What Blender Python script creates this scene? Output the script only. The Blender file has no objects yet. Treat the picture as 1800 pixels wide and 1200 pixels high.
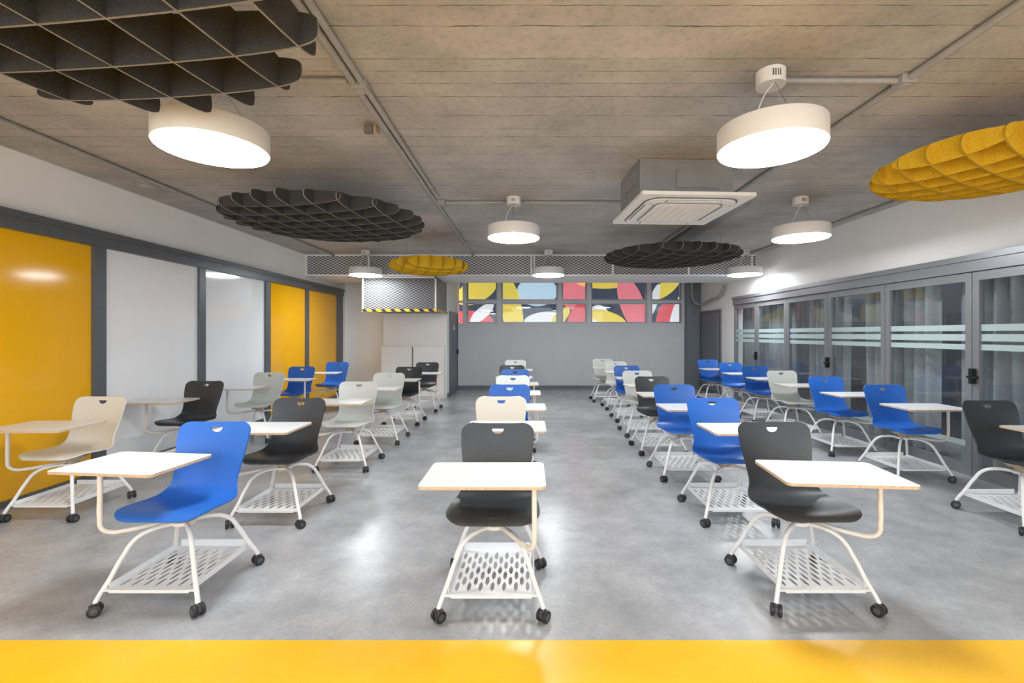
import bpy, bmesh, math, random, bisect
from mathutils import Vector, Matrix
random.seed(4)
scene=bpy.context.scene
COL=scene.collection
try:
    scene.view_settings.view_transform='Standard'
except Exception: pass

# ---------------------------------------------------------------- materials
def newmat(name):
    m=bpy.data.materials.new(name); m.use_nodes=True
    nt=m.node_tree; b=nt.nodes['Principled BSDF']
    return m,nt,b
def plain(name,col,rough=.5,metal=0,noise=.06,scale=30,spec=.5,emit=None,es=0):
    m,nt,b=newmat(name)
    tc=nt.nodes.new('ShaderNodeTexCoord'); n=nt.nodes.new('ShaderNodeTexNoise')
    n.inputs['Scale'].default_value=scale
    nt.links.new(tc.outputs['Object'],n.inputs['Vector'])
    r=nt.nodes.new('ShaderNodeValToRGB')
    c=col
    r.color_ramp.elements[0].position=.3; r.color_ramp.elements[1].position=.7
    r.color_ramp.elements[0].color=tuple(x*(1-noise) for x in c)+(1,)
    r.color_ramp.elements[1].color=tuple(min(1,x*(1+noise)) for x in c)+(1,)
    nt.links.new(n.outputs['Fac'],r.inputs['Fac']); nt.links.new(r.outputs['Color'],b.inputs['Base Color'])
    b.inputs['Roughness'].default_value=rough; b.inputs['Metallic'].default_value=metal
    b.inputs['Specular IOR Level'].default_value=spec
    if emit:
        b.inputs['Emission Color'].default_value=(*emit,1); b.inputs['Emission Strength'].default_value=es
    return m
M={}
M['white']=plain('white_paint',(.84,.84,.84),.6,noise=.015,scale=3)
M['cream']=plain('cream_paint',(.92,.90,.88),.6,noise=.02,scale=2)
M['greywall']=plain('grey_wall_paint',(.62,.635,.66),.55,noise=.02,scale=3)
M['frame']=plain('grey_aluminium_frame',(.13,.14,.155),.4,.3,noise=.03)
M['framelight']=plain('silver_aluminium_frame',(.25,.26,.28),.35,.4,noise=.03)
M['pyellow']=plain('glossy_yellow_panel',(.90,.46,.008),.10,noise=.01,scale=2)
M['pwhite']=plain('glossy_whiteboard',(.92,.93,.95),.08,noise=.01,scale=2,spec=.7)
M['blue']=plain('blue_plastic',(.018,.125,.49),.38,noise=.03,scale=60)
M['black']=plain('charcoal_plastic',(.034,.037,.042),.40,noise=.1,scale=60)
M['lgrey']=plain('pale_grey_plastic',(.58,.60,.57),.42,noise=.03,scale=60)
M['creamp']=plain('cream_plastic',(.66,.62,.54),.42,noise=.03,scale=60)
M['tube']=plain('white_coated_steel_tube',(.76,.76,.76),.35,noise=.02)
M['armtube']=plain('warm_white_coated_steel_tube',(.74,.70,.65),.35,noise=.02)
M['rack']=plain('white_coated_steel_sheet',(.74,.75,.765),.4,noise=.02)
M['hub']=plain('beige_hub_plastic',(.45,.36,.27),.5)
M['rubber']=plain('black_rubber',(.018,.018,.02),.45)
M['castergrey']=plain('dark_grey_caster_plastic',(.07,.07,.075),.4)
M['tablet']=plain('white_laminate',(.81,.83,.845),.3,noise=.01)
M['ply']=plain('plywood_edge',(.58,.43,.30),.6,noise=.15,scale=90)
M['feltdark']=plain('dark_felt',(.046,.045,.047),.95,noise=.3,scale=160)
M['feltedge']=plain('dark_felt_cut_edge',(.23,.22,.21),.9,noise=.2,scale=120)
M['feltyel']=plain('yellow_felt',(.66,.40,.012),.9,noise=.15,scale=120)
M['feltyeledge']=plain('yellow_felt_cut_edge',(.40,.23,.01),.9,noise=.1,scale=120)
M['lampbody']=plain('white_lamp_housing',(.78,.755,.73),.45,noise=.01)
M['glow']=plain('glowing_diffuser',(1,1,1),.4,noise=0,emit=(.955,.98,1.0),es=51)
M['conduit']=plain('grey_painted_conduit',(.34,.33,.315),.5,noise=.08,scale=12)
M['duct']=plain('galvanised_sheet',(.27,.265,.26),.45,.2,noise=.08,scale=6)
M['acwhite']=plain('white_ac_plastic',(.80,.785,.76),.45,noise=.01)
M['acdark']=plain('grey_louvre_shadow',(.14,.135,.13),.6)
M['cabinet']=plain('white_cabinet_laminate',(.84,.84,.84),.4,noise=.01)
M['wire']=plain('steel_wire',(.35,.34,.33),.35,.6)
M['curtain']=plain('grey_curtain_fabric',(.36,.375,.39),.9,noise=.08,scale=50)
M['corridor']=plain('dark_corridor_wall',(.08,.085,.10),.7,noise=.1,scale=2)
M['doorgrey']=plain('blue_grey_door_paint',(.15,.17,.20),.45,noise=.04,scale=4)
M['frost']=plain('frosted_film_stripe',(.40,.50,.51),.5,noise=.02)
M['handle']=plain('black_handle_metal',(.015,.015,.016),.35,.3)
M['sign']=plain('white_sign_plate',(.8,.8,.8),.5)
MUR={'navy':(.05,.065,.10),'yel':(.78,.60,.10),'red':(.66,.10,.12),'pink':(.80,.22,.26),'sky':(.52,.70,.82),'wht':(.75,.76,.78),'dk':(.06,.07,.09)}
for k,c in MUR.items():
    M['mu_'+k]=plain('glowing_mural_paint_'+k,c,.6,noise=.05,scale=3,emit=c,es=.8)  # mural colours also emit, standing in for daylight behind the windows

def glassmat():
    m=bpy.data.materials.new('clear_window_glass'); m.use_nodes=True; nt=m.node_tree
    for n in list(nt.nodes): nt.nodes.remove(n)
    N=nt.nodes.new; L=nt.links.new
    o=N('ShaderNodeOutputMaterial'); mx=N('ShaderNodeMixShader')
    t=N('ShaderNodeBsdfTransparent'); t.inputs[0].default_value=(.90,.93,.94,1)
    g=N('ShaderNodeBsdfGlossy'); g.inputs['Roughness'].default_value=.02
    f=N('ShaderNodeFresnel'); f.inputs['IOR'].default_value=1.6
    ge=N('ShaderNodeNewGeometry'); iv=N('ShaderNodeMath'); iv.operation='SUBTRACT'; iv.inputs[0].default_value=1; L(ge.outputs['Backfacing'],iv.inputs[1])
    mu=N('ShaderNodeMath'); mu.operation='MULTIPLY'; L(f.outputs[0],mu.inputs[0]); L(iv.outputs[0],mu.inputs[1])
    L(mu.outputs[0],mx.inputs[0]); L(t.outputs[0],mx.inputs[1]); L(g.outputs[0],mx.inputs[2])
    L(mx.outputs[0],o.inputs[0]); return m
M['glass']=glassmat()

def floormat(name,c0,c1,c2,rough,sc,speck,sp=.5):
    m,nt,b=newmat(name); L=nt.links.new
    tc=nt.nodes.new('ShaderNodeTexCoord')
    n1=nt.nodes.new('ShaderNodeTexNoise'); n1.inputs['Scale'].default_value=sc; n1.inputs['Detail'].default_value=10; n1.inputs['Roughness'].default_value=.7
    n2=nt.nodes.new('ShaderNodeTexNoise'); n2.inputs['Scale'].default_value=speck; n2.inputs['Detail'].default_value=3
    L(tc.outputs['Object'],n1.inputs['Vector']); L(tc.outputs['Object'],n2.inputs['Vector'])
    r=nt.nodes.new('ShaderNodeValToRGB'); r.color_ramp.elements[0].position=.25; r.color_ramp.elements[1].position=.75
    r.color_ramp.elements[0].color=(*c0,1); r.color_ramp.elements[1].color=(*c1,1)
    L(n1.outputs['Fac'],r.inputs['Fac'])
    r2=nt.nodes.new('ShaderNodeValToRGB'); r2.color_ramp.elements[0].position=.5; r2.color_ramp.elements[1].position=.75
    r2.color_ramp.elements[0].color=(0,0,0,1); r2.color_ramp.elements[1].color=(sp,sp,sp,1)
    L(n2.outputs['Fac'],r2.inputs['Fac'])
    mx=nt.nodes.new('ShaderNodeMixRGB'); mx.inputs['Color2'].default_value=(*c2,1)
    L(r2.outputs['Color'],mx.inputs['Fac']); L(r.outputs['Color'],mx.inputs['Color1']); L(mx.outputs[0],b.inputs['Base Color'])
    b.inputs['Roughness'].default_value=rough
    b.inputs['Specular IOR Level'].default_value=.6
    return m
M['floor']=floormat('grey_marbled_vinyl_floor',(.25,.26,.275),(.48,.485,.50),(.24,.245,.255),.27,3.0,45,.45)
M['flooryel']=floormat('yellow_vinyl_floor',(.84,.46,.012),(.90,.53,.03),(.78,.37,.008),.27,3,120)

def concrete():
    m,nt,b=newmat('board_marked_concrete'); L=nt.links.new; N=nt.nodes.new
    tc=N('ShaderNodeTexCoord')
    nd=N('ShaderNodeTexNoise'); nd.inputs['Scale'].default_value=3.5; nd.inputs['Detail'].default_value=8; nd.inputs['Roughness'].default_value=.78
    L(tc.outputs['Object'],nd.inputs['Vector'])
    vm=N('ShaderNodeVectorMath'); vm.operation='MULTIPLY_ADD'; vm.inputs[1].default_value=(.035,.035,0); vm.inputs[2].default_value=(17,0,0)
    L(nd.outputs['Color'],vm.inputs[0])
    va=N('ShaderNodeVectorMath'); va.operation='ADD'; L(tc.outputs['Object'],va.inputs[0]); L(vm.outputs[0],va.inputs[1])
    sx=N('ShaderNodeSeparateXYZ'); L(tc.outputs['Object'],sx.inputs[0])
    n1=N('ShaderNodeTexNoise'); n1.noise_dimensions='1D'; n1.inputs['Scale'].default_value=1.7; n1.inputs['Detail'].default_value=1; L(sx.outputs['Y'],n1.inputs['W'])
    cm=N('ShaderNodeCombineXYZ'); m0=N('ShaderNodeMath'); m0.operation='MULTIPLY'; m0.inputs[1].default_value=.45; L(n1.outputs['Fac'],m0.inputs[0]); L(m0.outputs[0],cm.inputs['Y'])
    vb=N('ShaderNodeVectorMath'); vb.operation='ADD'; L(va.outputs[0],vb.inputs[0]); L(cm.outputs[0],vb.inputs[1])
    br=N('ShaderNodeTexBrick'); br.inputs['Scale'].default_value=1; br.inputs['Brick Width'].default_value=80; br.offset=.5
    br.inputs['Row Height'].default_value=.19; br.inputs['Mortar Size'].default_value=.0045; br.inputs['Mortar Smooth'].default_value=.5
    br.inputs['Color1'].default_value=(.56,.53,.495,1); br.inputs['Color2'].default_value=(.525,.495,.46,1); br.inputs['Mortar'].default_value=(.53,.50,.47,1)
    L(vb.outputs[0],br.inputs['Vector'])
    jn=N('ShaderNodeTexNoise'); jn.inputs['Scale'].default_value=5; jn.inputs['Detail'].default_value=6; L(tc.outputs['Object'],jn.inputs['Vector'])
    jr=N('ShaderNodeValToRGB'); jr.color_ramp.elements[0].position=.40; jr.color_ramp.elements[1].position=.60; jr.color_ramp.elements[0].color=(.2,.2,.2,1); L(jn.outputs['Fac'],jr.inputs['Fac'])
    jm=N('ShaderNodeMath'); jm.operation='MULTIPLY'; L(br.outputs['Fac'],jm.inputs[0]); L(jr.outputs['Color'],jm.inputs[1])
    mj=N('ShaderNodeMixRGB'); mj.inputs['Color2'].default_value=(.15,.135,.12,1); L(jm.outputs[0],mj.inputs['Fac']); L(br.outputs['Color'],mj.inputs['Color1'])
    bl=N('ShaderNodeTexNoise'); bl.inputs['Scale'].default_value=1.1; bl.inputs['Detail'].default_value=9; bl.inputs['Roughness'].default_value=.68
    mpb=N('ShaderNodeMapping'); mpb.inputs['Scale'].default_value=(1,1.2,1); L(tc.outputs['Object'],mpb.inputs['Vector']); L(mpb.outputs[0],bl.inputs['Vector'])
    rb=N('ShaderNodeValToRGB'); rb.color_ramp.elements[0].position=.3; rb.color_ramp.elements[1].position=.68
    rb.color_ramp.elements[0].color=(.60,.61,.63,1); rb.color_ramp.elements[1].color=(1.0,.985,.97,1); L(bl.outputs['Fac'],rb.inputs['Fac'])
    fine=N('ShaderNodeTexNoise'); fine.inputs['Scale'].default_value=22; fine.inputs['Detail'].default_value=8; fine.inputs['Roughness'].default_value=.75
    mpf=N('ShaderNodeMapping'); mpf.inputs['Scale'].default_value=(.9,1,1); L(tc.outputs['Object'],mpf.inputs['Vector']); L(mpf.outputs[0],fine.inputs['Vector'])
    rf=N('ShaderNodeValToRGB'); rf.color_ramp.elements[0].position=.28; rf.color_ramp.elements[1].position=.5
    rf.color_ramp.elements[0].color=(.70,.69,.68,1); rf.color_ramp.elements[1].color=(1,1,1,1); L(fine.outputs['Fac'],rf.inputs['Fac'])
    m1=N('ShaderNodeMixRGB'); m1.blend_type='MULTIPLY'; m1.inputs['Fac'].default_value=1
    L(mj.outputs[0],m1.inputs['Color1']); L(rb.outputs['Color'],m1.inputs['Color2'])
    m2=N('ShaderNodeMixRGB'); m2.blend_type='MULTIPLY'; m2.inputs['Fac'].default_value=1
    L(m1.outputs[0],m2.inputs['Color1']); L(rf.outputs['Color'],m2.inputs['Color2'])
    L(m2.outputs[0],b.inputs['Base Color']); b.inputs['Roughness'].default_value=.85
    bp=N('ShaderNodeBump'); bp.inputs['Strength'].default_value=.45; bp.inputs['Distance'].default_value=.012
    ad=N('ShaderNodeMath'); ad.operation='MULTIPLY_ADD'; L(fine.outputs['Fac'],ad.inputs[0]); ad.inputs[1].default_value=-.6; L(jm.outputs[0],ad.inputs[2])
    bp.invert=True
    L(ad.outputs[0],bp.inputs['Height']); L(bp.outputs[0],b.inputs['Normal'])
    return m
M['concrete']=concrete()

def meshmat(name,light,dark,k,th=.28):
    m,nt,b=newmat(name); L=nt.links.new; N=nt.nodes.new
    tc=N('ShaderNodeTexCoord'); sp=N('ShaderNodeSeparateXYZ'); L(tc.outputs['Object'],sp.inputs[0])
    def mth(op,a,bb=None,v=None):
        n=N('ShaderNodeMath'); n.operation=op; L(a,n.inputs[0])
        if bb is not None: L(bb,n.inputs[1])
        if v is not None: n.inputs[1].default_value=v
        return n.outputs[0]
    xy=mth('ADD',sp.outputs['X'],sp.outputs['Y'])
    a=mth('SINE',mth('MULTIPLY',mth('ADD',mth('MULTIPLY',xy,v=.55),sp.outputs['Z']),v=k))
    c=mth('SINE',mth('MULTIPLY',mth('SUBTRACT',mth('MULTIPLY',xy,v=.55),sp.outputs['Z']),v=k))
    pr=mth('MULTIPLY',mth('ABSOLUTE',a),mth('ABSOLUTE',c))
    g=mth('GREATER_THAN',pr,v=th)
    mix=N('ShaderNodeMixRGB'); mix.inputs['Color1'].default_value=(*light,1); mix.inputs['Color2'].default_value=(*dark,1)
    L(g,mix.inputs['Fac']); L(mix.outputs[0],b.inputs['Base Color']); b.inputs['Roughness'].default_value=.5
    return m
M['mesh']=meshmat('expanded_metal_mesh',(.62,.62,.62),(.10,.10,.11),60)
M['meshbox']=meshmat('fine_expanded_metal_mesh',(.36,.36,.37),(.06,.06,.065),60,.2)
def hazard():
    m,nt,b=newmat('hazard_stripe_tape'); L=nt.links.new; N=nt.nodes.new
    tc=N('ShaderNodeTexCoord'); w=N('ShaderNodeTexWave'); w.bands_direction='DIAGONAL'; w.inputs['Scale'].default_value=3.2
    L(tc.outputs['Object'],w.inputs['Vector']); r=N('ShaderNodeValToRGB'); r.color_ramp.interpolation='CONSTANT'
    r.color_ramp.elements[0].color=(.02,.02,.02,1); r.color_ramp.elements[1].color=(.9,.6,.02,1); r.color_ramp.elements[1].position=.5
    L(w.outputs['Fac'],r.inputs['Fac']); L(r.outputs['Color'],b.inputs['Base Color']); return m
M['hazard']=hazard()

# ---------------------------------------------------------------- mesh helpers
def mk(name,me,loc=(0,0,0),parent=None,**props):
    o=bpy.data.objects.new(name,me); COL.objects.link(o); o.location=loc
    if parent is not None: o.parent=parent
    for k,v in props.items(): o[k]=v
    return o
def finish(bm,mats,name,smooth=False,bevel=0,ang=35):
    if bevel>0:
        es=[e for e in bm.edges if len(e.link_faces)==2 and e.calc_face_angle(0)>.6]
        bmesh.ops.bevel(bm,geom=es,offset=bevel,segments=2,affect='EDGES',profile=.5)
    me=bpy.data.meshes.new(name)
    bmesh.ops.recalc_face_normals(bm,faces=bm.faces[:])
    bm.to_mesh(me); bm.free()
    for m in mats: me.materials.append(m)
    if smooth:
        for p in me.polygons: p.use_smooth=True
        try: me.set_sharp_from_angle(angle=math.radians(ang))
        except Exception: pass
    return me
def addbox(bm,x0,x1,y0,y1,z0,z1,mi=0):
    vs=[bm.verts.new((x,y,z)) for z in (z0,z1) for y in (y0,y1) for x in (x0,x1)]
    for q in ((0,2,3,1),(4,5,7,6),(0,1,5,4),(2,6,7,3),(0,4,6,2),(1,3,7,5)):
        f=bm.faces.new([vs[i] for i in q]); f.material_index=mi
def addcyl(bm,c,r,h,seg=24,axis='Z',mi=0,r2=None):
    rm={'Z':Matrix.Identity(4),'X':Matrix.Rotation(math.pi/2,4,'Y'),'Y':Matrix.Rotation(math.pi/2,4,'X')}[axis]
    g=bmesh.ops.create_cone(bm,cap_ends=True,segments=seg,radius1=r,radius2=r if r2 is None else r2,depth=h,matrix=Matrix.Translation(c)@rm)
    fs={f for v in g['verts'] for f in v.link_faces}
    for f in fs: f.material_index=mi
def boxes(name,lst,mats,bevel=0,parent=None,**props):
    x0=min(b[0] for b in lst);x1=max(b[1] for b in lst);y0=min(b[2] for b in lst);y1=max(b[3] for b in lst);z0=min(b[4] for b in lst)
    c=((x0+x1)/2,(y0+y1)/2,z0)
    bm=bmesh.new()
    for b in lst:
        addbox(bm,b[0]-c[0],b[1]-c[0],b[2]-c[1],b[3]-c[1],b[4]-c[2],b[5]-c[2],b[6] if len(b)>6 else 0)
    me=finish(bm,mats,name,bevel=bevel)
    loc=Vector(c)
    if parent is not None: loc=loc-parent.location
    return mk(name,me,loc,parent,**props)
def tube_mesh(name,paths,rad,mats,res=4,smoothpath=True):
    cu=bpy.data.curves.new(name,'CURVE'); cu.dimensions='3D'; cu.bevel_depth=rad; cu.bevel_resolution=res; cu.use_fill_caps=True; cu.resolution_u=8
    for pts in paths:
        if smoothpath:
            s=cu.splines.new('BEZIER'); s.bezier_points.add(len(pts)-1)
            for bp,p in zip(s.bezier_points,pts):
                bp.co=p; bp.handle_left_type='AUTO'; bp.handle_right_type='AUTO'
        else:
            s=cu.splines.new('POLY'); s.points.add(len(pts)-1)
            for bp,p in zip(s.points,pts): bp.co=(*p,1)
    ob=bpy.data.objects.new('tmp',cu); COL.objects.link(ob)
    dg=bpy.context.evaluated_depsgraph_get()
    me=bpy.data.meshes.new_from_object(ob.evaluated_get(dg)); me.name=name
    bpy.data.objects.remove(ob); bpy.data.curves.remove(cu)
    me.materials.clear()
    for m in mats: me.materials.append(m)
    for p in me.polygons: p.use_smooth=True
    return me
S={'kind':'structure'}
XL,XR,H,YB=-4.55,4.68,3.13,12.66
Y0=-3.0
# ---------------------------------------------------------------- shell
bm=bmesh.new()
def quad(pts,mi): 
    f=bm.faces.new([bm.verts.new(p) for p in pts]); f.material_index=mi
quad([(-4.8,2.26,0),(6.4,2.26,0),(6.4,13.4,0),(-4.8,13.4,0)],0)
quad([(-4.8,Y0,0),(6.4,Y0,0),(6.4,2.26,0),(-4.8,2.26,0)],1)
r=bmesh.ops.extrude_face_region(bm,geom=bm.faces[:])
for v in [g for g in r['geom'] if isinstance(g,bmesh.types.BMVert)]: v.co.z=-.12
floor=mk('floor',finish(bm,[M['floor'],M['flooryel']],'floor'),label='grey marbled vinyl floor with a yellow strip at the front',**S)
boxes('ceiling',[(-4.8,6.4,Y0,13.4,H,H+.2)],[M['concrete']],label='board-marked bare concrete ceiling',**S)
boxes('wall_left',[(XL-.25,XL-.06,Y0,YB+.2,0,2.59),(XL-.25,XL,Y0,11.5,2.59,H),(XL-.25,XL,11.3,11.5,0,2.59)],[M['cream']],label='white plastered wall above sliding panels',**S)
boxes('wall_right',[(XR,XR+.2,Y0,10.44,2.33,H),(XR,XR+.2,10.44,YB+.2,0,H)],[M['white']],label='white plastered wall above glass folding doors',**S)
boxes('wall_back',[(-1.9,XR+.2,YB,YB+.2,0,1.72)],[M['greywall']],label='pale grey painted wall under the strip windows',**S)
boxes('wall_recess',[(XL,-3.4,11.5,11.7,0,H)],[M['cream']],label='cream painted wall at the end of the sliding panels',**S)
boxes('wall_block',[(-3.4,-1.9,10.9,YB+.2,0,H)],[M['white']],label='white painted projecting wall block with a grey door',**S)
boxes('trim_pillar',[(4.31,XR,YB-.25,YB+.05,0,H)],[M['doorgrey']],bevel=.004,label='dark blue-grey corner pillar beside the windows',**S)
boxes('wall_corridor',[(6.2,6.4,Y0,13.2,0,H)],[M['corridor']],label='dark corridor wall beyond the glass doors',**S)
boxes('baseboard_back',[(-1.9,4.31,YB-.02,YB,0,.09)],[M['doorgrey']],bevel=.003,label='grey baseboard',**S)
boxes('baseboard_block',[(-1.9,-1.885,10.9,11.2,0,.09)],[M['doorgrey']],label='grey baseboard',**S)
boxes('door_1',[(-1.90,-1.86,11.22,11.3,0,2.06,1),(-1.90,-1.86,12.3,12.38,0,2.06,1),(-1.90,-1.86,11.3,12.3,1.99,2.06,1),(-1.90,-1.875,11.3,12.3,0,1.99),(-1.875,-1.82,12.18,12.22,.98,1.1,2),(-1.875,-1.872,11.7,11.9,1.6,1.74,3)],[M['doorgrey'],M['frame'],M['handle'],M['sign']],label='blue-grey door with dark frame and handle',**S)
boxes('door_2',[(XR-.04,XR,11.1,12.35,0,2.1),(XR-.06,XR-.04,11.2,12.25,.1,2.0,1)],[M['frame'],M['doorgrey']],bevel=.003,label='dark blue-grey door',**S)

# left sliding panels
boxes('trim_1',[(XL-.06,XL+.05,Y0,11.3,2.42,2.59),(XL-.06,XL+.07,Y0,11.3,2.53,2.59)],[M['frame']],bevel=.004,label='dark grey aluminium header rail over sliding panels',**S)
boxes('trim_2',[(XL-.06,XL+.04,Y0,11.3,0,.05)],[M['frame']],bevel=.003,label='dark grey aluminium bottom rail',**S)
posts=[(4.81,4.95),(6.36,6.48),(7.98,8.12),(9.43,9.55),(11.0,11.3),(3.2,3.3)]
for i,(a,b) in enumerate(posts):
    boxes('trim_%d'%(i+3),[(XL-.06,XL+.03,a,b,.05,2.42)],[M['frame']],bevel=.004,label='dark grey aluminium upright between panels',**S)
pans=[(3.3,4.81,'pyellow'),(4.95,6.36,'pwhite'),(6.48,7.98,'pwhite'),(8.12,9.43,'pyellow'),(9.55,11.0,'pyellow')]
for a,b,k in pans:
    boxes('sliding_panel',[(XL-.045,XL-.005,a,b,.05,2.42)],[M[k]],bevel=.002,
        label=('glossy yellow sliding wall panel in a grey frame' if k=='pyellow' else 'glossy white sliding board panel in a grey frame'),category='wall panel',group='sliding wall panels')

# right folding glass doors
ys=[10.44,9.43,8.33,7.19,6.03,4.85,3.7,2.55]
boxes('trim_20',[(XR-.03,XR+.14,Y0,10.44,2.155,2.33),(XR-.05,XR+.14,Y0,10.44,2.27,2.33)],[M['framelight']],bevel=.004,label='grey aluminium header over glass doors',**S)
boxes('trim_21',[(XR,XR+.14,Y0,10.44,0,.02)],[M['framelight']],label='aluminium floor track',**S)
for i in range(len(ys)-1):
    b,a=ys[i],ys[i+1]
    w=.075
    x0,x1=XR+.0,XR+.06
    fr=boxes('door_%d'%(i+3),[(x0,x1,a+.004,a+w,.02,2.15),(x0,x1,b-w,b-.004,.02,2.15),(x0,x1,a+w,b-w,.02,.12),(x0,x1,a+w,b-w,2.06,2.15)],[M['framelight']],bevel=.004,label='grey aluminium framed glass folding door leaf',**S)
    boxes('glass_pane',[(XR+.025,XR+.033,a+w-.01,b-w+.01,.11,2.07)],[M['glass']],parent=fr)
    for z0,z1 in ((1.533,1.60),(1.427,1.50),(1.333,1.393),(.30,.36)):
        boxes('frosted_stripe',[(XR+.021,XR+.0245,a+w,b-w,z0,z1)],[M['frost']],parent=fr)
    if i in (1,3,5):
        bb=b-.035 if i!=5 else b-.03
        boxes('handle',[(XR-.05,XR-.005,bb-.02,bb+.02,.98,1.14),(XR-.075,XR-.045,bb-.09,bb+.015,1.04,1.065)],[M['handle']],bevel=.004,parent=fr)
def curtain(y0,y1,x,ph):
    n=int((y1-y0)/.016); bm=bmesh.new(); rows=[]
    for z in (.06,.8,1.5,2.4):
        row=[]
        for i in range(n+1):
            y=y0+(y1-y0)*i/n
            xx=x+.055*math.sin(y*2*math.pi/.17+ph+.5*math.sin(y*3+z*.5))+.015*math.sin(y*19+z)
            row.append(bm.verts.new((xx-x,y-(y0+y1)/2,z)))
        rows.append(row)
    for r0,r1 in zip(rows,rows[1:]):
        for i in range(n): bm.faces.new((r0[i],r0[i+1],r1[i+1],r1[i]))
    me=finish(bm,[M['curtain']],'curtain',smooth=True,ang=80)
    return mk('curtain',me,(x,(y0+y1)/2,0),label='floor-length pleated grey curtain behind the glass',category='curtain',group='corridor curtains')
for a,b,ph in ((4.25,5.35,0),(5.62,6.75,1),(7.15,8.1,2),(8.45,9.45,.5),(9.75,10.9,.2)):
    curtain(a,b,5.0,ph)
boxes('curtain_rail',[(4.98,5.02,2.5,11.0,2.42,2.46),(4.99,5.01,3.2,3.22,2.46,H),(4.99,5.01,7,7.02,2.46,H)],[M['frame']],label='grey ceiling-hung curtain rail behind the glass doors',category='curtain rail')

# back window strip
vx=[-1.72,-.77,.89,1.69,3.34,4.29]
fl=[(-1.9,4.31,YB-.03,YB+.1,1.72,1.80,0),(-1.9,4.31,YB,YB+.1,3.02,H,0),(-1.9,4.31,YB-.01,YB+.08,2.36,2.42,0)]
for x in vx: fl.append((x-.055,x+.055,YB-.02,YB+.1,1.80,3.02,0))
for a,b in zip(vx,vx[1:]):
    for z0,z1 in ((1.80,2.36),(2.42,3.02)):
        fl+= [(a+.055,a+.095,YB+.01,YB+.07,z0,z1,1),(b-.095,b-.055,YB+.01,YB+.07,z0,z1,1),(a+.095,b-.095,YB+.01,YB+.07,z0,z0+.035,1),(a+.095,b-.095,YB+.01,YB+.07,z1-.035,z1,1)]
w1=boxes('window_1',fl,[M['greywall'],M['framelight']],label='strip of grey aluminium windows with a row split in two',**S)
boxes('glass_pane',[(-1.7,4.27,YB+.04,YB+.046,1.8,3.02)],[M['glass']],parent=w1)
bm=bmesh.new()
mk_=['mu_navy','mu_yel','mu_red','mu_pink','mu_sky','mu_wht','mu_dk']
def face(pts,y,mi):
    f=bm.faces.new([bm.verts.new((p[0],y,p[1])) for p in pts]); f.material_index=mi
addbox(bm,-2.4,4.9,0,.1,1.3,3.12,0)
def ell(cx,cz,a,b,rot,mi,lay):
    face([(cx+a*math.cos(t)*math.cos(rot)-b*math.sin(t)*math.sin(rot),cz+a*math.cos(t)*math.sin(rot)+b*math.sin(t)*math.cos(rot)) for t in [i*2*math.pi/48 for i in range(48)]],-.004*lay,mi)
for e in [(-1.75,1.75,.8,.42,.1,2,1),(-1.45,2.75,.65,.34,.5,1,2),(-1.3,2.1,.42,.16,.7,5,3),
          (.28,2.72,.58,.42,0,4,1),(-.45,2.2,.30,.95,.18,1,4),(.5,1.9,.60,.24,.1,5,2),
          (1.35,2.70,.46,.50,.1,3,1),(1.45,2.0,.24,.48,-.5,2,2),(.95,2.0,.35,.16,.8,1,3),
          (2.2,3.0,.8,.20,0,1,1),(2.05,2.0,.30,.34,.3,5,2),(2.3,1.95,.55,.20,-.3,1,3),(3.0,2.35,.34,.85,.35,3,5),
          (3.95,2.0,.24,.5,-.3,2,1),(4.0,2.85,.5,.20,.7,1,2),(3.62,2.45,.12,.5,-.3,5,3),(4.3,2.1,.16,.6,-.3,5,4)]:
    ell(*e)
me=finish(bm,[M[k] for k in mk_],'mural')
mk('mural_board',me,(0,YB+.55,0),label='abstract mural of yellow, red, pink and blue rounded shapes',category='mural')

# bulkhead with expanded mesh
bl=[(XL,XR,9.45,10.7,2.69,2.72,1),(XL,XR,9.46,9.5,2.72,H,0),(XL,XR,10.62,10.7,2.72,H,1),
    (XL,XR,9.43,9.47,3.10,H,1),(XL,XR,9.43,9.47,2.69,2.72,1)]
for x in (-4.53,-3.25,-1.55,.08,.14,1.75,3.3,4.6): bl.append((x-.016,x+.016,9.425,9.47,2.69,H,1))
boxes('ventilation_bulkhead',bl,[M['mesh'],M['white']],label='long expanded-metal grille duct casing hung from the ceiling',category='duct casing')
g=boxes('ventilation_grille_box',[(-3.39,-1.9,9.52,10.89,1.99,2.685,0)]+
   [(-3.41,-3.38,9.50,9.54,1.97,2.685,1),(-1.91,-1.88,9.50,9.54,1.97,2.685,1),(-3.41,-1.88,9.50,9.54,2.655,2.685,1),(-1.91,-1.88,10.86,10.895,1.97,2.685,1),(-1.905,-1.88,9.52,10.89,1.97,2.02,1)],
   [M['meshbox'],M['white']],label='white metal mesh ventilation box with hazard-striped lower edge',category='ventilation box')
boxes('hazard_strip',[(-3.41,-1.88,9.488,9.5,1.965,2.015),(-1.88,-1.868,9.488,10.85,1.965,2.015)],[M['hazard']],parent=g,label='black and yellow hazard tape')
cb=boxes('storage_cabinet',[(-3.4,-1.93,10.72,10.89,0,1.22)],[M['cabinet'],M['acdark']],bevel=.004,label='low white two-door storage cabinet against the wall block',category='cabinet')
for a,b,kx in ((-3.385,-2.68,-2.72),(-2.65,-1.945,-2.61)):
    d=boxes('door',[(a,b,10.695,10.717,.05,1.20)],[M['cabinet']],bevel=.003,parent=cb)
    k=boxes('knob',[(kx-.012,kx+.012,10.675,10.695,.62,.70)],[M['framelight']],bevel=.003)
    k.parent=d; k.location=k.location-cb.location-d.location
boxes('centre_gap_strip',[(-2.68,-2.65,10.712,10.72,.05,1.2)],[M['acdark']],parent=cb)

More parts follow.
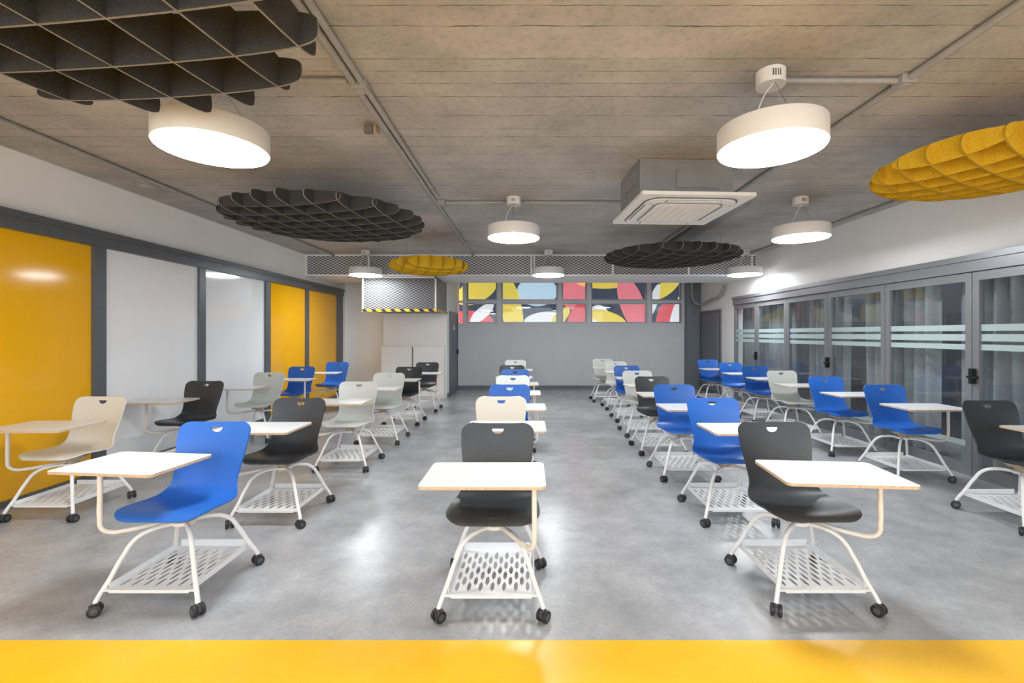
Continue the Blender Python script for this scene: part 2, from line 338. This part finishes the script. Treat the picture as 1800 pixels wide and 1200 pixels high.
# ---------------------------------------------------------------- ceiling services
def conduit(paths,r,lab,name='conduit',sm=False,cat='conduit'):
    me=tube_mesh(name,paths,r,[M['conduit']],smoothpath=sm)
    return mk(name,me,(0,0,0),label=lab,category=cat)
zc=H-.026
conduit([[(-1.11,Y0,zc),(-1.11,9.42,zc)]],.024,'painted metal conduit running along the concrete ceiling')
conduit([[(-1.055,Y0,zc),(-1.055,5.4,zc)]],.020,'painted metal conduit paired with another on the ceiling')
conduit([[(2.39,Y0,zc),(2.39,9.42,zc)]],.023,'painted metal conduit running along the concrete ceiling')
conduit([[(-3.95,Y0,zc),(-3.95,9.42,zc)]],.019,'painted metal conduit running along the concrete ceiling')
conduit([[(4.45,Y0,zc),(4.45,9.42,zc)]],.018,'painted metal conduit close to the white wall')
conduit([[(-.99,5.62,zc),(1.48,5.62,zc)]],.017,'painted conduit crossing the ceiling between two runs')
conduit([[(-1.84,2.92,zc),(-1.14,2.92,zc)]],.018,'short painted conduit branch toward a lamp')
conduit([[(1.61,2.92,zc),(2.34,2.92,zc)]],.018,'short painted conduit branch toward a lamp')
conduit([[(4.60,10.78,2.62),(4.60,10.95,2.45),(4.58,11.4,2.36),(4.45,12.2,2.33),(4.42,12.35,2.5),(4.42,12.36,3.1)]],.035,'painted pipe bending down in the room corner','pipe',True,'pipe')
def jbox(x,y,s=.05):
    bm=bmesh.new(); addbox(bm,-s,s,-s,s,-.058,-.001); addcyl(bm,(0,0,-.061),s*.7,.012)
    mk('junction_box',finish(bm,[M['conduit']],'junction_box',bevel=.006),(x,y,H),label='small painted conduit junction box',category='junction box')
for x,y in ((-1.08,2.98),(2.39,2.92),(-1.05,5.62),(2.39,5.46),(-1.09,8.2),(-3.95,6.0)): jbox(x,y,.05)
def detector(x,y,lab,r=.07):
    bm=bmesh.new(); addcyl(bm,(0,0,-.015),r,.03,28); addcyl(bm,(0,0,-.042),r*.55,.026,28,r2=r*.75)
    mk('smoke_detector',finish(bm,[M['conduit']],'smoke_detector',smooth=True),(x,y,H),label=lab,category='smoke detector')
detector(-4.12,5.0,'round greyish smoke detector on the concrete ceiling',.10)
bm=bmesh.new(); addbox(bm,-.05,.05,-.045,.045,-.06,0); addbox(bm,-.03,.03,-.075,-.045,-.09,-.02,1)
mk('motion_sensor',finish(bm,[M['hub'],M['acdark']],'motion_sensor',bevel=.006),(-1.22,3.6,H),label='small beige ceiling motion sensor beside the conduit',category='sensor')
bm=bmesh.new(); addbox(bm,-.11,.11,-1.9,1.9,-.09,-.004)
o=mk('branch_duct',finish(bm,[M['duct']],'branch_duct',bevel=.004),(2.56,7.4,H),label='flat galvanised branch duct between cooler and casing',category='duct')
# AC cassette
ac=bpy.data.objects.new('ceiling_air_conditioner',None); COL.objects.link(ac); ac.location=(1.47,4.53,H)
ac.rotation_euler=(0,0,math.radians(3))
ac['label']='white four-way ceiling air conditioner cassette with grey casing'; ac['category']='air conditioner'
def lbox(name,lst,mats,parent,bevel=0,loc=(0,0,0)):
    bm=bmesh.new()
    for b in lst: addbox(bm,*b[:6],b[6] if len(b)>6 else 0)
    return mk(name,finish(bm,mats,name,bevel=bevel),loc,parent)
lbox('casing',[(-.44,.44,-.24,.46,-.395,-.004),(-.46,-.44,-.1,.2,-.2,-.05),(-.1,.28,-.252,-.24,-.27,-.1),(-.42,.42,-.246,-.24,-.03,-.01),(-.42,.42,-.246,-.24,-.38,-.36)],[M['duct']],ac,.005)
def ringslab(bm,w,d,r,z0,z1,mi,seg=8):
    pts=[]
    for cx,cy,a0 in ((w-r,d-r,0),(-w+r,d-r,90),(-w+r,-d+r,180),(w-r,-d+r,270)):
        for i in range(seg+1):
            a=math.radians(a0+90*i/seg); pts.append((cx+r*math.cos(a),cy+r*math.sin(a)))
    lo=[bm.verts.new((x,y,z0)) for x,y in pts]; hi=[bm.verts.new((x,y,z1)) for x,y in pts]
    n=len(pts)
    fs=[bm.faces.new(lo[::-1]),bm.faces.new(hi)]+[bm.faces.new((lo[i],lo[(i+1)%n],hi[(i+1)%n],hi[i])) for i in range(n)]
    for f in fs: f.material_index=mi
bm=bmesh.new(); ringslab(bm,.51,.54,.02,-.425,-.395,0); ringslab(bm,.43,.46,.14,-.432,-.424,1); ringslab(bm,.415,.445,.13,-.440,-.430,0); ringslab(bm,.31,.34,.05,-.444,-.436,1); ringslab(bm,.30,.33,.05,-.450,-.440,0)
mk('panel',finish(bm,[M['acwhite'],M['acdark']],'panel',bevel=0),(0,0,0),ac)
for l in ((-.24,.24,-.42,-.365),(-.24,.24,.365,.42),(-.395,-.335,-.26,.26),(.335,.395,-.26,.26)):
    lbox('louvre',[(l[0]-.012,l[1]+.012,l[2]-.012,l[3]+.012,-.4412,-.4395,1),(*l,-.448,-.4412,0)],[M['acwhite'],M['acdark']],ac,0)
gl=[(-.25,.25,-.28,.28,-.4515,-.449,0)]
for i in range(26): gl.append((-.25,.25,-.28+i*.0215,-.28+i*.0215+.008,-.455,-.4515,1))
for i in range(7): gl.append((-.25+i*.081,-.25+i*.081+.008,-.28,.28,-.456,-.4515,1))
lbox('intake_grille',gl,[M['acdark'],M['acwhite']],ac)

# pendant lamps
R=.31
bm=bmesh.new(); addcyl(bm,(0,0,.0725),R,.135,72); me_sh=finish(bm,[M['lampbody']],'lamp_shade',smooth=True,bevel=.004)
bm=bmesh.new(); addcyl(bm,(0,0,.003),R-.008,.010,72); me_df=finish(bm,[M['glow']],'diffuser',smooth=True)
bm=bmesh.new(); addcyl(bm,(0,0,0),.085,.09,40)
for i in range(4): addbox(bm,-.03+i*.014,-.024+i*.014,-.087,-.083,-.02,.02,1)
me_cn=finish(bm,[M['lampbody'],M['acdark']],'ceiling_canopy',smooth=True,bevel=.0)
zb=2.64
hh=H-zb-.09
me_wr=tube_mesh('suspension_wire',[[(.05,0,hh),(.22,0,.14)]],.0022,[M['wire']],res=1,smoothpath=False)
me_cb=tube_mesh('power_cable',[[(0,-.03,hh),(-.06,-.04,hh-.08),(-.10,-.02,.2),(-.11,0,.14)]],.004,[M['lampbody']],res=2)
for x,y in ((1.51,2.86),(-1.95,2.86),(-.163,5.5),(3.26,5.5),(-3.15,8.98),(.41,8.98),(4.2,8.9),(-1.95,-.6),(1.51,-.6)):  # last two hang unseen behind the camera, added as room fill
    e=bpy.data.objects.new('pendant_lamp',None); COL.objects.link(e); e.location=(x,y,zb)
    e['label']='round white drum pendant lamp, lit, hung on thin wires'; e['category']='lamp'; e['group']='round pendant lamps'
    mk('lamp_shade',me_sh,(0,0,0),e); mk('diffuser',me_df,(0,0,0),e); mk('ceiling_canopy',me_cn,(0,0,H-zb-.048),e)
    for a in (.5,2.6,4.7):
        q=mk('suspension_wire',me_wr,(0,0,0),e); q.rotation_euler=(0,0,a)
    mk('power_cable',me_cb,(0,0,0),e)

# acoustic baffles
def baffle(x,y,R,sp,h0,ex,rot,mats,lab,zc_,oo=0):
    bm=bmesh.new(); th=.010
    n=int(R/sp)+1
    for fam in (0,1):
        for k in range(-n,n+1):
            o=(k+oo)*sp
            if abs(o)>R*.955: continue
            c=math.sqrt(R*R-o*o)
            N=32; top=[];bot=[]
            for i in range(N+1):
                t=-c*math.cos(math.pi*i/N)
                hgt=h0*max(0,1-(t*t+o*o)/(R*R))**ex
                top.append((t,hgt)); bot.append((t,-hgt))
            prof=bot+top[::-1][1:-1]
            vs=[[],[]]
            for s in (0,1):
                for t,z in prof:
                    d=o+(s-.5)*th
                    p=(t,d,z) if fam==0 else (d,t,z)
                    vs[s].append(bm.verts.new(p))
            f=bm.faces.new(vs[0]); f.material_index=0
            f=bm.faces.new(vs[1][::-1]); f.material_index=0
            m=len(prof)
            for i in range(m):
                f=bm.faces.new((vs[0][i],vs[0][(i+1)%m],vs[1][(i+1)%m],vs[1][i])); f.material_index=1
    me=finish(bm,mats,'acoustic_baffle')
    o=mk('acoustic_baffle',me,(x,y,zc_),label=lab,category='acoustic baffle',group='round ceiling acoustic baffles')
    o.rotation_euler=(0,0,rot)
    w=tube_mesh('suspension_wire',[[(0,0,h0*.5),(0,0,H-zc_-.003)]],.002,[M['wire']],res=1,smoothpath=False)
    for a,b in ((1,1),(-1,1),(1,-1),(-1,-1)):
        mk('suspension_wire',w,(a*R*.5,b*R*.5,0),o)
D=[M['feltdark'],M['feltedge']]; Yl=[M['feltyel'],M['feltyeledge']]
baffle(-1.86,1.39,1.12,.28,.11,.22,math.radians(-6),D,'large round dark grey felt egg-crate acoustic baffle',2.745,.1)
baffle(-2.18,5.05,1.03,.235,.095,.30,math.radians(-8),D,'large round dark grey felt egg-crate acoustic baffle',2.745,.5)
baffle(2.24,7.2,1.03,.235,.095,.30,math.radians(12),D,'large round dark grey felt egg-crate acoustic baffle',2.71,.5)
baffle(3.43,3.38,.74,.19,.15,.42,math.radians(25),Yl,'round yellow felt egg-crate acoustic baffle',2.74,.5)
baffle(-1.62,7.6,.64,.19,.14,.42,math.radians(25),Yl,'round yellow felt egg-crate acoustic baffle',2.62,.5)

# ---------------------------------------------------------------- chair meshes
def crom(P,t):
    n=len(P)-1; f=t*n; i=min(int(f),n-1); u=f-i
    p0=P[max(i-1,0)];p1=P[i];p2=P[i+1];p3=P[min(i+2,n)]
    return [0.5*((2*b)+(-a+c)*u+(2*a-5*b+4*c-d)*u*u+(-a+3*b-3*c+d)*u**3) for a,b,c,d in zip(p0,p1,p2,p3)]
prof=[(-.235,.480,.242,.0),(-.215,.498,.250,.004),(-.15,.503,.258,.014),(-.05,.490,.260,.022),(.05,.476,.252,.03),(.125,.478,.236,.038),
      (.185,.512,.216,.048),(.215,.575,.203,.048),(.235,.65,.208,.040),(.252,.73,.220,.034),(.268,.81,.229,.028),(.284,.88,.232,.02),(.296,.925,.228,.012)]
NS=400
raw=[crom(prof,i/NS) for i in range(NS+1)]
arc=[0]
for a,b in zip(raw,raw[1:]): arc.append(arc[-1]+math.hypot(a[0]-b[0],a[1]-b[1]))
Ltot=arc[-1]
def at(s):
    s=max(0,min(Ltot,s))
    i=min(max(bisect.bisect_left(arc,s),1),NS); u=(s-arc[i-1])/max(1e-9,arc[i]-arc[i-1])
    return [x+(y-x)*u for x,y in zip(raw[i-1],raw[i])]
srows=[0,.003,.01,.022,.04,.06,.085]+[.085+(Ltot-.085-.075)*i/34 for i in range(1,35)]+[Ltot-x for x in (.058,.042,.028,.016,.007,.002,0)]
bm=bmesh.new(); NC=26; grid=[]
for s in srows:
    y,z,hw,dish=at(s); y2,z2=at(s+.004)[:2]; y1,z1=at(s-.004)[:2]
    ty,tz=y2-y1,z2-z1; l=math.hypot(ty,tz); ny,nz=-tz/l,ty/l
    r=.095
    if s<r: hw=hw-r+math.sqrt(max(0,r*r-(r-s)**2))
    r=.062; d=Ltot-s
    if d<r: hw=hw-r+math.sqrt(max(0,r*r-(r-d)**2))
    row=[]
    for j in range(NC+1):
        v=-1+2*j/NC
        k=dish*abs(v)**2.2
        row.append(bm.verts.new((v*hw,y+ny*k,z+nz*k)))
    grid.append(row)
for r0,r1 in zip(grid,grid[1:]):
    for j in range(NC): bm.faces.new((r0[j],r0[j+1],r1[j+1],r1[j]))
me=finish(bm,[M['blue']],'shell_raw')
tmp=bpy.data.objects.new('tmp',me); COL.objects.link(tmp)
md=tmp.modifiers.new('s','SOLIDIFY'); md.thickness=.010; md.offset=0
bm=bmesh.new(); pts=[(-.038,.893),(.038,.893)]+[(.038*math.cos(a),.888-.028*math.sin(a)) for a in [i*math.pi/14 for i in range(0,15)]]
a=[bm.verts.new((x,.15,z)) for x,z in pts]; b=[bm.verts.new((x,.42,z)) for x,z in pts]
bm.faces.new(a); bm.faces.new(b[::-1])
for i in range(len(pts)): j=(i+1)%len(pts); bm.faces.new((a[j],a[i],b[i],b[j]))
cut=bpy.data.objects.new('cut',finish(bm,[M['blue']],'cut')); COL.objects.link(cut)
mb=tmp.modifiers.new('b','BOOLEAN'); mb.operation='DIFFERENCE'; mb.object=cut; mb.solver='EXACT'
dg=bpy.context.evaluated_depsgraph_get(); dg.update()
shell0=bpy.data.meshes.new_from_object(tmp.evaluated_get(dg))
bpy.data.objects.remove(tmp); bpy.data.objects.remove(cut)
for p in shell0.polygons: p.use_smooth=True; p.material_index=0
try: shell0.set_sharp_from_angle(angle=math.radians(40))
except Exception: pass
SHELL={}
for c in ('blue','black','lgrey','creamp'):
    m=shell0.copy(); m.name='seat_shell_'+c; m.materials.clear(); m.materials.append(M[c]); SHELL[c]=m

bm=bmesh.new(); addcyl(bm,(0,0,.418),.045,.035,28,mi=0); addcyl(bm,(0,0,.450),.09,.032,28,r2=.12,mi=0); addcyl(bm,(0,0,.392),.06,.02,28,mi=1)
ME_hub=finish(bm,[M['hub'],M['tube']],'swivel_hub',smooth=True)
ME_leg=tube_mesh('leg',[[(.035,.035,.392),(.09,.088,.392),(.155,.15,.36),(.20,.195,.27),(.235,.232,.17),(.268,.268,.085),(.274,.274,.066)]],.0125,[M['tube']])
bm=bmesh.new()
addcyl(bm,(-.019,0,.031),.031,.018,24,'X',0); addcyl(bm,(.019,0,.031),.031,.018,24,'X',0)
addcyl(bm,(0,0,.031),.020,.060,20,'X',1); addbox(bm,-.009,.009,-.026,.018,.022,.058,1); addcyl(bm,(0,0,.058),.013,.024,16,'Z',1)
ME_caster=finish(bm,[M['rubber'],M['castergrey']],'caster',smooth=True,bevel=.0025)
bm=bmesh.new(); W,Lh=.225,.262; z=.0
ncol=13; cw=2*(W-.018)/ncol; nr=4; ch=2*(Lh-.03)/nr
def F(*p): bm.faces.new([bm.verts.new((a,b,z)) for a,b in p])
for i in range(ncol):
    x0=-W+.018+i*cw; x1=x0+cw; off=(ch/2 if i%2 else 0)
    cells=nr-(1 if i%2 else 0); ys0=-Lh+.03+off; yend=ys0+cells*ch
    F((x0,-Lh),(x1,-Lh),(x1,ys0),(x0,ys0)); F((x0,yend),(x1,yend),(x1,Lh),(x0,Lh))
    for j in range(cells):
        a=ys0+j*ch; b_=a+ch; xm=(x0+x1)/2; ym=(a+b_)/2; g=.0055; hh_=ch*.07
        l1=(x0+g,ym-ch*.2);l2=(x0+g,ym+ch*.2);r1=(x1-g,ym-ch*.2);r2=(x1-g,ym+ch*.2); t=(xm,b_-hh_); bo=(xm,a+hh_)
        F((x0,a),(x1,a),bo); F((x1,a),(x1,ym),r1,bo); F((x1,ym),(x1,b_),t,r2); F(r1,(x1,ym),r2)
        F((x1,b_),(x0,b_),t); F((x0,b_),(x0,ym),l2,t); F((x0,ym),(x0,a),bo,l1); F(l2,(x0,ym),l1)
F((-W,-Lh),(-W+.018,-Lh),(-W+.018,Lh),(-W,Lh)); F((W-.018,-Lh),(W,-Lh),(W,Lh),(W-.018,Lh))
bmesh.ops.remove_doubles(bm,verts=bm.verts[:],dist=.0002)
r=bmesh.ops.extrude_face_region(bm,geom=bm.faces[:])
for v in [q for q in r['geom'] if isinstance(q,bmesh.types.BMVert)]: v.co.z=.004
for s in (-1,1):
    xa=s*W
    addbox(bm,min(xa,xa+s*.004),max(xa,xa+s*.004),-Lh*.92,Lh*.92,-.004,.030)
    for yy in (-1,1):
        addbox(bm,min(xa-s*.02,xa+s*.030),max(xa-s*.02,xa+s*.030),min(yy*Lh,yy*(Lh-.02)),max(yy*Lh,yy*(Lh-.02)),-.004,.006)
addbox(bm,-W*.95,W*.95,Lh-.004,Lh,-.004,.045)
addbox(bm,-W*.95,W*.95,-Lh,-Lh+.004,-.012,.002)
ME_rack=finish(bm,[M['rack']],'book_rack')
ME_arm=tube_mesh('tablet_arm',[[(.03,0,.405),(.15,0,.398),(.28,0,.385),(.345,0,.388),(.382,0,.415),(.39,0,.47),(.39,0,.60),(.39,0,.728)]],.0135,[M['armtube']])
bm=bmesh.new(); ringslab(bm,.318,.218,.03,0,.016,1,6)
for f in bm.faces:
    f.normal_update()
    if abs(f.normal.z)>.5 : f.material_index=0
ringslab(bm,.05,.05,.01,-.006,0,2,3)
me=bpy.data.meshes.new('writing_tablet'); bm.to_mesh(me); bm.free()
for k in ('tablet','ply','armtube'): me.materials.append(M[k])
ME_tab=me

names={'blue':'blue','black':'charcoal black','lgrey':'pale grey','creamp':'cream'}
def chair(x,y,c,arm=(.27,-.28),tab=(.04,-.20),trot=0,brot=0,srot=0,label=None):
    e=bpy.data.objects.new('tablet_chair',None); COL.objects.link(e); e.location=(x,y,0)
    e['label']=label or (names[c]+' plastic shell chair on casters with white writing tablet')
    e['category']='chair'; e['group']='tablet arm chairs in rows'
    s=mk('seat_shell',SHELL[c],(0,0,0),e); s.rotation_euler=(0,0,math.radians(srot))
    mk('swivel_hub',ME_hub,(0,0,0),e)
    for k in range(4):
        a=math.radians(90*k+brot)
        l=mk('leg',ME_leg,(0,0,0),e); l.rotation_euler=(0,0,a)
        p=Matrix.Rotation(a,3,'Z')@Vector((.274,.274,0))
        w=mk('caster',ME_caster,p,e); w.rotation_euler=(0,0,random.uniform(-1.2,1.2)+(math.pi if random.random()<.3 else 0))
    rk=mk('book_rack',ME_rack,(0,0,.125),e); rk.rotation_euler=(0,0,math.radians(brot))
    an=math.atan2(arm[1],arm[0])
    t=mk('tablet_arm',ME_arm,(0,0,0),e); t.rotation_euler=(0,0,an)
    tb=mk('writing_tablet',ME_tab,(tab[0],tab[1],.734),e); tb.rotation_euler=(0,0,math.radians(trot))
    return e
chair(-2.03,2.73,'blue',arm=(-.37,-.16),tab=(-.27,-.03),trot=-6)
chair(-.19,2.68,'black',arm=(.22,-.31),tab=(-.035,-.20))
chair(1.60,2.73,'black',arm=(.32,-.22),tab=(.05,-.22),trot=-5)
chair(-3.90,3.95,'creamp',arm=(-.34,-.19),tab=(-.06,-.17),trot=0)
chair(-3.93,5.35,'black',arm=(-.34,-.18),tab=(-.24,-.13))
chair(-3.85,6.62,'lgrey',arm=(-.34,-.18),tab=(-.22,-.13))
chair(-3.97,7.85,'blue',arm=(.30,-.25),tab=(.08,-.2))
chair(-3.88,9.15,'blue',arm=(-.33,-.18),tab=(-.1,-.2),trot=5)
chair(-2.03,3.84,'black',arm=(-.33,-.2),tab=(-.12,-.12))
chair(-2.03,5.28,'lgrey',arm=(-.33,-.2),tab=(-.08,-.12))
chair(-2.03,6.5,'lgrey',arm=(-.33,-.2),tab=(-.06,-.12))
chair(-2.07,7.8,'black',arm=(.3,-.25),tab=(-.04,-.2))
chair(-2.03,9.1,'black',arm=(.3,-.25),tab=(.05,-.2))
chair(-.24,3.95,'creamp',arm=(.27,-.28),tab=(.07,-.18))
chair(-.20,4.95,'blue',arm=(.3,-.25),tab=(.07,-.18))
chair(-.20,6.1,'lgrey',arm=(.3,-.25),tab=(.05,-.18))
chair(-.20,7.2,'blue',arm=(.3,-.25),tab=(.05,-.18))
chair(-.28,8.2,'black',arm=(.3,-.25),tab=(.05,-.18))
chair(-.26,9.9,'lgrey',arm=(.3,-.25),tab=(.05,-.18))
chair(1.66,3.86,'blue',arm=(.3,-.25),tab=(.08,-.18))
chair(1.66,4.95,'blue',arm=(.3,-.25),tab=(.04,-.18))
chair(1.68,5.95,'black',arm=(.3,-.25),tab=(.04,-.18))
chair(1.72,6.95,'lgrey',arm=(.3,-.25),tab=(.04,-.18))
chair(1.80,8.1,'blue',arm=(.3,-.25),tab=(.04,-.18))
chair(1.84,9.35,'lgrey',arm=(.3,-.25),tab=(.04,-.18))
chair(1.74,10.4,'lgrey',arm=(.3,-.25),tab=(.04,-.18))
chair(3.97,3.70,'black',arm=(.34,-.18),tab=(.22,-.12))
chair(4.02,4.93,'blue',arm=(.36,-.12),tab=(.10,-.15),trot=0)
chair(4.00,5.92,'blue',arm=(.34,-.18),tab=(.10,-.15))
chair(3.98,6.95,'lgrey',arm=(.34,-.18),tab=(.08,-.15))
chair(4.06,7.97,'blue',arm=(.34,-.18),tab=(.05,-.15))
chair(4.06,8.95,'blue',arm=(.34,-.18),tab=(.05,-.15))
chair(4.06,10.1,'blue',arm=(.34,-.18),tab=(.02,-.15))

# ---------------------------------------------------------------- lights
def area(name,loc,sx,sy,en,col=(1,1,1),rot=(0,0,0)):
    l=bpy.data.lights.new(name,'AREA'); l.shape='RECTANGLE'; l.size=sx; l.size_y=sy; l.energy=en; l.color=col
    o=bpy.data.objects.new(name,l); COL.objects.link(o); o.location=loc; o.rotation_euler=rot; return o
area('curtain_fill_light',(4.95,6.5,3.08),.12,8,75,(.96,.99,1))  # added fill without a fixture, brightens the curtains and corridor
w=bpy.data.worlds.new('soft_room_ambient'); scene.world=w; w.use_nodes=True
bg=w.node_tree.nodes['Background']; bg.inputs[0].default_value=(.91,.955,1,1); bg.inputs[1].default_value=3.4

cam=bpy.data.cameras.new('cam'); co=bpy.data.objects.new('camera',cam); COL.objects.link(co)
co.location=(0,0,1.5); co.rotation_euler=(math.pi/2,0,0)
cam.sensor_width=36; cam.lens=16.2; cam.shift_x=-27/1800; cam.shift_y=-13/1800; cam.clip_start=.05
scene.camera=co
